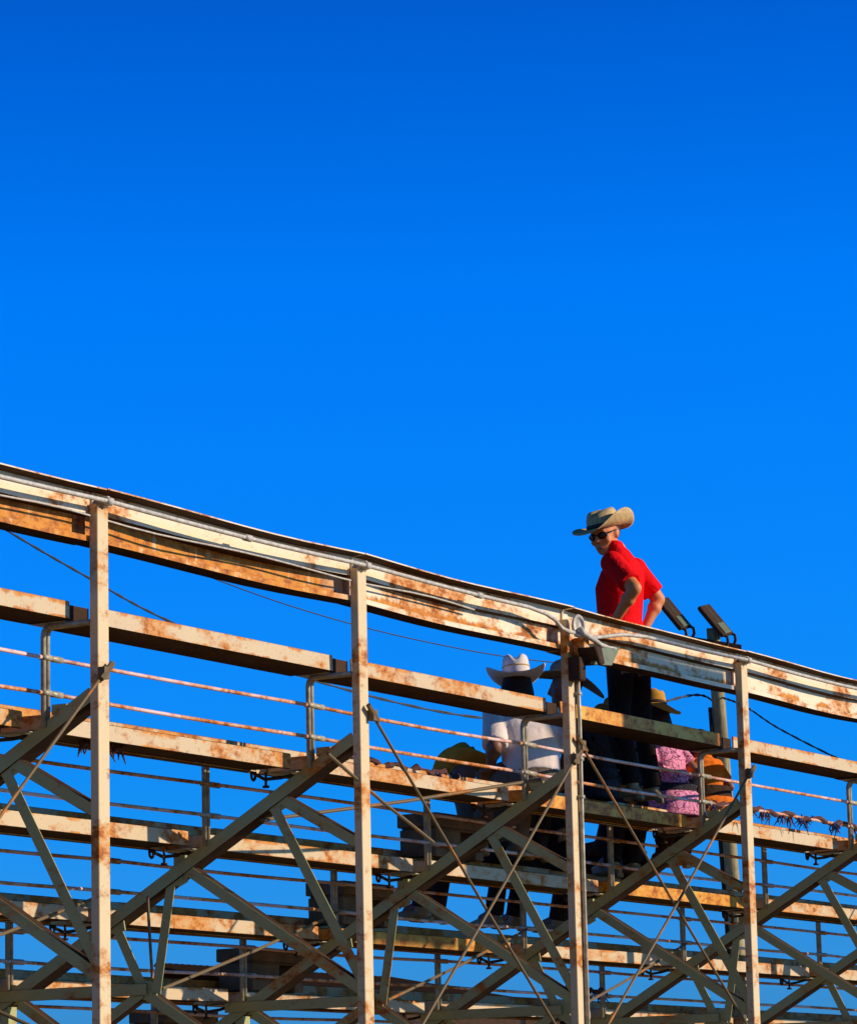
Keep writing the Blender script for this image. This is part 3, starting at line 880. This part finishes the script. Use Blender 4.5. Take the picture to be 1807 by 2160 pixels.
def figure(name_label, P, th, J, mats, cat='person', group=None, sleeve=0.55, voxel=0.011, long_sleeve=False, build=1.0, collar=True, headrot=(0, 0, 0), untucked=False, hands=True, shirtlen=0.0, hscale=1.0, chigh=0.0):
    """J: joints in local metres (x to the person's right, y forward).  One body; shirt, trousers and boots over it."""
    p = bpy.data.objects.new('person', None); COL.objects.link(p); place(p, P, th); tag(p, name_label, cat, group)
    skin, shirtm, trm, bootm = mats
    hr = Matrix.Rotation(headrot[2], 3, 'Z') @ Matrix.Rotation(headrot[0], 3, 'X') @ Matrix.Rotation(headrot[1], 3, 'Y') @ Matrix.Scale(hscale, 3)
    g = {k: V(v) for k, v in J.items()}
    b_ = build
    # ---- body
    mb = MB()
    head_shape(mb, g['head'], hr)
    mb.capsule(g['neck'], 0.058*b_, g['head'] + hr @ V((0, -0.015, -0.06)), 0.053, 14)
    sh_mid = (g['shL'] + g['shR'])/2
    fwd_t = V((0, 1, 0))
    def torso(mb, infl, zlo, extra=0.0):
        pel, wai, che = g['pelvis'], g['waist'], g['chest']
        lean = math.atan2((che - pel).y, (che - pel).z)
        rr = []
        stations = [(pel + V((0, 0, zlo)), 0.165, 0.118), (pel, 0.168, 0.120), (wai, 0.150*b_, 0.112*b_), ((wai*0.5 + che*0.5), 0.163*b_, 0.118*b_), (che, 0.178*b_, 0.122*b_), (sh_mid*0.75 + che*0.25 , 0.172*b_, 0.103*b_), (sh_mid + V((0, 0, 0.022)), 0.125, 0.078), (g['neck'] + V((0, 0, 0.0)), 0.062, 0.060)]
        yaw_s = math.atan2((g['shR'] - g['shL']).y, (g['shR'] - g['shL']).x)
        for q, (c, rx, ry) in enumerate(stations):
            f = q/7
            rr.append(ell(c, rx + infl + (extra if q < 2 else 0), ry + infl + (extra if q < 2 else 0), 22, -lean*0.7*(0.4 + 0.6*f), yaw_s*f, 2.35))
        mb.loft(rr)
    torso(mb, -0.004, -0.06)
    for s in 'LR':
        mb.capsule(g['sh'+s], 0.056*b_, g['el'+s], 0.043*b_, 12); mb.capsule(g['el'+s], 0.043*b_, g['wr'+s], 0.029, 12)
        mid = g['el'+s]*0.70 + g['wr'+s]*0.30
        mb.ball(mid, 0.046*b_, 10, 8)
        mb.capsule(g['hip'+s], 0.082*b_, g['kn'+s], 0.054, 12); mb.capsule(g['kn'+s], 0.054, g['an'+s], 0.040, 12)
        mb.capsule(g['an'+s], 0.040, g['an'+s] + V((0, 0.10, -0.03)), 0.032, 10)
        if hands:
            dd = g['wr'+s] - g['el'+s]
            hd = V(J.get('hd'+s, dd)); hn = V(J.get('hn'+s, (0, 0, -1)))
            hand(mb, g['wr'+s], hd, hn, 1.0, 0.5, 1 if s == 'R' else -1)
    child(remesh(mb, 'body', skin, voxel, 3), 'body', p)
    # ---- shirt
    mb = MB()
    torso(mb, 0.014, -0.03 - shirtlen if untucked else 0.02, 0.012 if untucked else 0.0)
    for s in 'LR':
        se = g['sh'+s] + (g['el'+s] - g['sh'+s])*(1.0 if long_sleeve else sleeve)
        mb.ball(g['sh'+s], 0.074*b_, 14, 10)
        if long_sleeve:
            mb.capsule(g['sh'+s], 0.070*b_, g['el'+s], 0.060*b_, 14)
            we = g['el'+s] + (g['wr'+s] - g['el'+s])*0.95
            mb.tube([g['el'+s], we], [0.058*b_, 0.042], 14); mb.ball(g['el'+s], 0.060*b_, 12, 8)
        else:
            d = (se - g['sh'+s])
            mb.tube([g['sh'+s] - d*0.1, g['sh'+s] + d*0.5, se, se + d*0.02], [0.070*b_, 0.069*b_, 0.071*b_, 0.071*b_], 16)
    # loose folds
    rn = random.Random(hash(name_label) % 1000)
    for q in range(7):
        a = rn.uniform(0, 2*math.pi); z0 = rn.uniform(0.1, 0.85)
        c = g['pelvis']*(1 - z0) + g['chest']*z0 + V((0.165*math.cos(a), 0.115*math.sin(a), 0))
        c2 = c + V((-0.10*math.sin(a)*rn.choice((-1, 1)), 0.05*math.cos(a), rn.uniform(-0.10, 0.05)))
        mb.capsule(c, 0.016, c2, 0.011, 8)
    if collar:
        nk = g['neck']; ux = (g['head'] - nk).normalized()
        mb.loft([ell(nk - V((0, 0, 0.02)), 0.085, 0.080, 18), ell(nk + ux*(0.03 + chigh), 0.073, 0.074, 18), ell(nk + ux*(0.045 + chigh), 0.068, 0.069, 18)])
    child(remesh(mb, 'shirt', shirtm, voxel, 2), 'shirt', p)
    # ---- trousers
    mb = MB()
    pel = g['pelvis']
    mb.loft([ell(pel + V((0, 0, -0.10)), 0.150, 0.115, 20), ell(pel + V((0, 0, -0.03)), 0.176, 0.130, 20), ell(pel + V((0, 0, 0.06)), 0.166, 0.122, 20), ell(pel + V((0, 0, 0.10)), 0.160, 0.118, 20)])
    for s in 'LR':
        mb.capsule(g['hip'+s], 0.098*b_, g['kn'+s], 0.070, 14)
        mb.tube([g['kn'+s], g['kn'+s]*0.45 + g['an'+s]*0.55, g['an'+s] + V((0, 0, -0.01))], [0.069, 0.064, 0.066], 14); mb.ball(g['kn'+s], 0.070, 12, 8)
        for q in range(3):
            c = g['kn'+s]*(0.3 + 0.3*q) + g['an'+s]*(0.7 - 0.3*q)
            mb.capsule(c + V((0.05, -0.03, 0.02)), 0.018, c + V((-0.05, 0.045, -0.02)), 0.016, 8)
    child(remesh(mb, 'trousers', trm, voxel, 2), 'trousers', p)
    # ---- boots
    for s in 'LR':
        mb = MB()
        a = g['an'+s]; fd = V(J.get('ft'+s, (0, 1, 0))).normalized()
        mb.capsule(a + V((0, 0, 0.06)), 0.047, a + V((0, 0, -0.05)), 0.044, 12)
        mb.loft([ell(a - fd*0.045 + V((0, 0, -0.062)), 0.034, 0.03, 14), ell(a + V((0, 0, -0.03)), 0.042, 0.05, 14)])
        mb.capsule(a - fd*0.03 + V((0, 0, -0.055)), 0.034, a + fd*0.10 + V((0, 0, -0.060)), 0.040, 12)
        mb.capsule(a + fd*0.10 + V((0, 0, -0.060)), 0.040, a + fd*0.185 + V((0, 0, -0.068)), 0.022, 12)
        mb.obox(a - fd*0.052 + V((0, 0, -0.098)), fd.cross(V((0, 0, 1)))*0.030, fd*0.026, V((0, 0, 0.018)))
        child(remesh(mb, 'boot', bootm, 0.009, 2), 'boot', p)
    return p, g, hr

def sit(h=1.0, lean=0.08, seat=0.0, drop=0.38, knee_fw=0.42, turn=0.0, slump=0.0, feet=0.50, arms='knees'):
    """seated pose: origin at the seat surface under the pelvis"""
    z = 0.09
    pel = V((0, 0, z)); wai = V((0, 0.02 - slump*0.1, 0.22*h)); che = V((0, lean*0.5, 0.40*h)); nk = V((0, lean + 0.01, 0.565*h)); hd = V((0, lean + 0.035, 0.70*h))
    J = dict(pelvis=pel, waist=wai, chest=che, neck=nk, head=hd, shL=(-0.185, lean*0.8, 0.505*h), shR=(0.185, lean*0.8, 0.505*h),
             hipL=(-0.095, 0.04, z), hipR=(0.095, 0.04, z), knL=(-0.14, knee_fw, 0.11), knR=(0.14, knee_fw, 0.11),
             anL=(-0.13, feet, 0.11 - drop), anR=(0.13, feet, 0.11 - drop))
    if arms == 'knees':
        J.update(elL=(-0.25, 0.10, 0.26*h), elR=(0.25, 0.10, 0.26*h), wrL=(-0.15, 0.32, 0.20), wrR=(0.15, 0.32, 0.20), hdL=(0.2, 1, -0.2), hdR=(-0.2, 1, -0.2))
    elif arms == 'side':
        J.update(elL=(-0.27, -0.04, 0.27*h), elR=(0.27, -0.04, 0.27*h), wrL=(-0.24, 0.12, 0.14), wrR=(0.24, 0.12, 0.14), hdL=(0.1, 1, -0.3), hdR=(-0.1, 1, -0.3))
    return J

SEAT = 0.080
# ---- the man in the red polo, standing on the upper row -------------
J = dict(pelvis=(0.0, 0.03, 1.07), waist=(0.0, 0.075, 1.23), chest=(0.0, 0.070, 1.45), neck=(0.0, 0.080, 1.705), head=(-0.02, 0.155, 1.822),
         shL=(-0.205, 0.05, 1.585), shR=(0.205, 0.02, 1.600),
         elL=(-0.325, -0.135, 1.385), elR=(0.310, -0.105, 1.400), wrL=(-0.215, 0.055, 1.180), wrR=(0.215, -0.03, 1.190),
         hdL=(0.35, 0.75, -0.4), hdR=(-0.35, 0.75, -0.4), hnL=(1, 0, -0.2), hnR=(-1, 0, -0.2),
         hipL=(-0.10, 0.045, 1.03), hipR=(0.10, 0.01, 1.03), knL=(-0.125, 0.06, 0.56), knR=(0.12, -0.015, 0.56), anL=(-0.155, -0.02, 0.115), anR=(0.145, -0.07, 0.115))
man, g, hr = figure('man standing in a red polo shirt, straw cowboy hat and sunglasses with hands on hips', (21.00, 10.735, 3.884), R(10), J,
                    (M['skin'], M['red'], M['dark'], M['boot']), voxel=0.009, sleeve=0.78, headrot=(R(-15), R(5), R(76)), untucked=True, shirtlen=0.03, build=1.12, hscale=1.15, chigh=0.03)
hat(man, g['head'], hr, M['straw'], M['band'], 1.05, 0.056, 0.022, 0.108, 0.205, 0.02, (R(3), 0, 0), 0.02, 0.0, asym=0.55, lift=-0.026)
# sunglasses
mb = MB()
def T(x, y, z): return g['head'] + hr @ V((x, y, z))
for sx in (-1, 1):
    mb.loft([[T(sx*0.034 + 0.030*math.cos(a)*f, 0.094 - 0.016*abs(0.034 + 0.03*math.cos(a)*sx)/0.064*1.2 + dy, -0.004 + 0.021*math.sin(a)*f) for a in [2*math.pi*k/14 for k in range(14)]] for f, dy in ((0.9, -0.004), (1.0, 0.004), (0.95, 0.010), (0.2, 0.013))])
    mb.tube([T(sx*0.064, 0.078, 0.004), T(sx*0.076, 0.04, 0.006), T(sx*0.083, -0.01, 0.008)], 0.005, 6)
mb.tube([T(-0.012, 0.108, 0.002), T(0.012, 0.108, 0.002)], 0.004, 6)
child(mb.mesh('sunglasses', M['shade'], True), 'sunglasses', man)
mb = MB()
mb.capsule(T(-0.020, 0.094, -0.074), 0.005, T(0.020, 0.094, -0.074), 0.005, 8)
child(mb.mesh('mouth', M['lip'], True), 'mouth', man)
mb = MB(); mb.ball(T(0, -0.028, 0.012), (0.080, 0.082, 0.072), 14, 9, 0, hr)
child(mb.mesh('hair', M['hair'], True), 'hair', man)

def long_hair(p, g, hr, length=0.22, mat='hair', w=0.095):
    mb = MB()
    H = g['head']
    rings = []
    for q in range(7):
        t = q/6
        c = H + hr @ V((0, -0.035 - 0.03*t, 0.06 - t*(0.06 + length)))
        rings.append(ell(c, w*(0.86 + 0.25*math.sin(math.pi*min(1, t*0.9))), 0.075*(1 - 0.25*t), 20))
    mb.loft(rings)
    me = remesh(mb, 'hair', M[mat], 0.010, 2)
    child(me, 'hair', p)

def slim(J, k): return {q: (v[0]*k, v[1], v[2]) for q, v in J.items()}
def stand(k, arms=0.16):
    J = dict(pelvis=(0, 0, 0.95), waist=(0, 0.02, 1.10), chest=(0, 0.01, 1.31), neck=(0, 0.0, 1.50), head=(0, 0.03, 1.635), shL=(-0.19, 0, 1.435), shR=(0.19, 0, 1.435),
             elL=(-0.25, -0.03, 1.16), elR=(0.25, -0.03, 1.16), wrL=(-0.22, arms, 0.98), wrR=(0.22, arms, 0.98), hipL=(-0.095, 0, 0.92), hipR=(0.095, 0, 0.92),
             knL=(-0.105, 0.02, 0.50), knR=(0.105, 0.02, 0.50), anL=(-0.11, 0, 0.115), anR=(0.11, 0, 0.115))
    return {q: (v[0]*(0.5 + 0.5*k), v[1], v[2]*k) for q, v in J.items()}

# ---- the one in the white hat, turned to the right on the upper row ----
p, g, hr = figure('person with long dark hair in a white cowboy hat seated on the upper row', (19.69, 10.80, 3.80 + SEAT), R(-38), sit(0.955, 0.175, arms='side', knee_fw=0.42, feet=0.56),
                  (M['skin2'], M['cream'], M['grey'], M['boot']), sleeve=0.95, build=1.16, headrot=(R(-4), 0, R(-22)))
hat(p, g['head'], hr, M['whitestraw'], M['band'], 1.04, 0.080, 0.010, 0.150, 0.245, 0.045, (R(0), R(-3), 0), 0.010, band2=True)
long_hair(p, g, hr, 0.20, w=0.105)
# ---- man in profile beside the third post ------------------------------
p, g, hr = figure('man in a grey felt hat seen in profile half hidden behind a post', (20.55, 10.78, 3.80 + SEAT), R(6), sit(1.06, 0.17, arms='side', feet=0.5),
                  (M['skin2'], M['dark'], M['navy'], M['boot']), long_sleeve=True, build=0.95, headrot=(0, R(0), R(26)), hscale=1.1)
hat(p, g['head'], hr, M['felt'], M['band'], 1.04, 0.02, 0.01, 0.115, 0.215, 0.02, (R(6), 0, 0), 0.016, bk=0.09)
# ---- person in a tan hat on the third row down ---------------------------
p, g, hr = figure('person in a tan cowboy hat and dark jacket seated one row below the white hat', (20.34, 11.43, 3.416 + SEAT), R(8), sit(0.80, 0.19, arms='knees', feet=0.50),
                  (M['skin2'], M['grey'], M['navy'], M['boot']), long_sleeve=True, headrot=(R(-20), R(10), R(-20)))
hat(p, g['head'], hr, M['tanfelt'], M['band'], 1.06, 0.085, 0.015, 0.175, 0.215, 0.045, (R(-4), R(10), 0), 0.02)
# ---- short figure standing on the third row, grey printed sleeves ----------
p, g, hr = figure('short person in a grey printed top and brown hat standing left of the red shirt', (21.86, 11.30, 3.42 + SEAT), R(-20), stand(0.645, 0.10),
                  (M['skin2'], M['camo'], M['dark'], M['boot']), sleeve=0.8, build=0.85, hscale=0.95)
hat(p, g['head'], hr, M['brownfelt'], M['band'], 0.98, 0.06, 0.02, 0.115, 0.17, 0.03, (0, 0, 0), 0.014)
p, g, hr = figure('person in plain black clothes seated in the dark group below the red shirt', (21.30, 11.45, 3.416 + SEAT), R(-4), sit(0.84, 0.10, arms='knees', feet=0.5),
                  (M['skin2'], M['dark'], M['dark'], M['boot']), long_sleeve=True)
long_hair(p, g, hr, 0.10)
p, g, hr = figure('person in dark brown clothes seated at the right of the dark group', (22.25, 11.45, 3.416 + SEAT), R(6), sit(0.76, 0.08, arms='knees', feet=0.5),
                  (M['skin2'], M['brown'], M['dark'], M['boot']), long_sleeve=True)
long_hair(p, g, hr, 0.10)
# ---- pink floral blouse -----------------------------------------------------
p, g, hr = figure('person in a pink floral print blouse and olive brown hat by the red shirt', (21.74, 10.82, 3.80 + SEAT), R(-20), slim(sit(0.95, 0.15, arms='side', feet=0.55), 0.74),
                  (M['skin2'], M['pink'], M['navy'], M['boot']), sleeve=0.6, build=0.68, headrot=(R(-8), 0, R(-2)), untucked=True, shirtlen=0.10)
hat(p, g['head'], hr, M['tanfelt'], M['band'], 1.03, 0.02, 0.02, 0.125, 0.195, 0.025, (R(-8), R(10), 0), 0.014, bk=0.10)
long_hair(p, g, hr, 0.18)
# ---- child in orange ----------------------------------------------------------
p, g, hr = figure('child in an orange shirt seated beside the pink blouse', (22.03, 10.70, 3.80 + SEAT), R(-25), slim(sit(0.68, 0.06, arms='side', knee_fw=0.34, feet=0.42, drop=0.34), 0.60),
                  (M['skin2'], M['orange'], M['brown'], M['boot']), sleeve=0.7, build=0.66, untucked=True, shirtlen=0.08)
long_hair(p, g, hr, 0.05)

# ================================================================== frayed garlands tied along the rails
def garland(x0, x1, y, z, n, label, cols, seed):
    rn = random.Random(seed)
    mats_ = [plain('garland strand', c, 0.9, 0, 0.2, 30) for c in cols]
    mb = MB()
    pts = [(x0 + (x1 - x0)*q/30, y + 0.012*math.sin(q*1.9), z + 0.012*math.sin(q*1.1 + seed) + 0.008*math.sin(q*2.7)) for q in range(31)]
    mb.tube(pts, [0.012 + 0.008*abs(math.sin(q*0.9)) for q in range(31)], 7)
    cl = [rn.uniform(x0, x1) for _ in range(max(4, int(n/9)))]
    for q in range(n):
        x = min(x1, max(x0, rn.choice(cl) + rn.gauss(0, 0.035))); L = rn.uniform(0.03, 0.085)*(1.4 if rn.random() < .12 else 1)
        a = rn.gauss(0, 0.35); up_ = -1 if rn.random() < 0.97 else 0.4
        p0 = V((x, y + rn.uniform(-.012, .012), z)); p1 = p0 + V((math.sin(a)*L*0.7, rn.uniform(-.03, .03), up_*L*0.6)); p2 = p1 + V((math.sin(a)*L*0.5, rn.uniform(-.03, .03), up_*L*0.5))
        mb.tube([p0, p1, p2], [0.0055, 0.006, 0.0025], 4, rn.randrange(len(cols)))
    return tag(mb.build('garland', mats_, None), label, 'garland', 'frayed garlands along the rows')
RD, BL, BK = (0.10, 0.03, 0.018), (0.02, 0.05, 0.22), (0.05, 0.02, 0.015)
garland(21.47, 23.95, 10.447, 3.905, 140, 'frayed red and blue garland hanging from the rail at the right edge', [RD, BL, RD, BK], 3)
garland(17.35, 18.75, 10.80, 3.885, 70, 'frayed red and blue garland lying on the seat row left of the tan hat', [RD, BL, BK], 5)
garland(14.60, 14.95, 10.62, 3.715, 14, 'small red tassels hanging under the seat row beside the first post', [RD, BK], 8)
garland(23.20, 23.9, 12.53, 2.79, 40, 'frayed red and blue garland low down on the fourth row', [RD, BL, RD], 11)

# ================================================================== corrugated awning beyond the lower rows
aw = empty('awning', (28.0, 16.2, 0), 'dark corrugated metal awning on white poles beyond the lower rows', 'awning')
mb = MB()
def corr(xa, xb, ya, yb, za, zb, nn):
    vs = []; 
    for q in range(nn + 1):
        t = q/nn; w = 0.016*(1 if q % 2 else -1)
        x = xa + (xb - xa)*t
        vs += [(x, ya, za + (zb - za)*0 + w), (x, yb, zb + w)]
    mb.add(vs, [(2*q, 2*q+1, 2*q+3, 2*q+2) for q in range(nn)])
    b0 = [(v[0], v[1], v[2] - 0.01) for v in vs]
    mb.add(b0, [(2*q, 2*q+2, 2*q+3, 2*q+1) for q in range(nn)])
corr(26.1, 30.2, 15.6, 18.2, 2.86, 3.34, 84)
mb.build('roof_sheet', M['darkmetal'], aw)
mb = MB(); mb.box((26.1, 15.6, 2.72), (30.2, 15.66, 2.83)); mb.box((26.1, 18.1, 3.2), (30.2, 18.16, 3.31)); mb.build('purlin', M['darkmetal'], aw)
for x in (26.2, 28.1, 30.05):
    mb = MB(); mb.tube([(x, 15.63, 0), (x, 15.63, 2.72)], 0.03, 8); mb.build('awning_pole', M['galv'], aw, True)
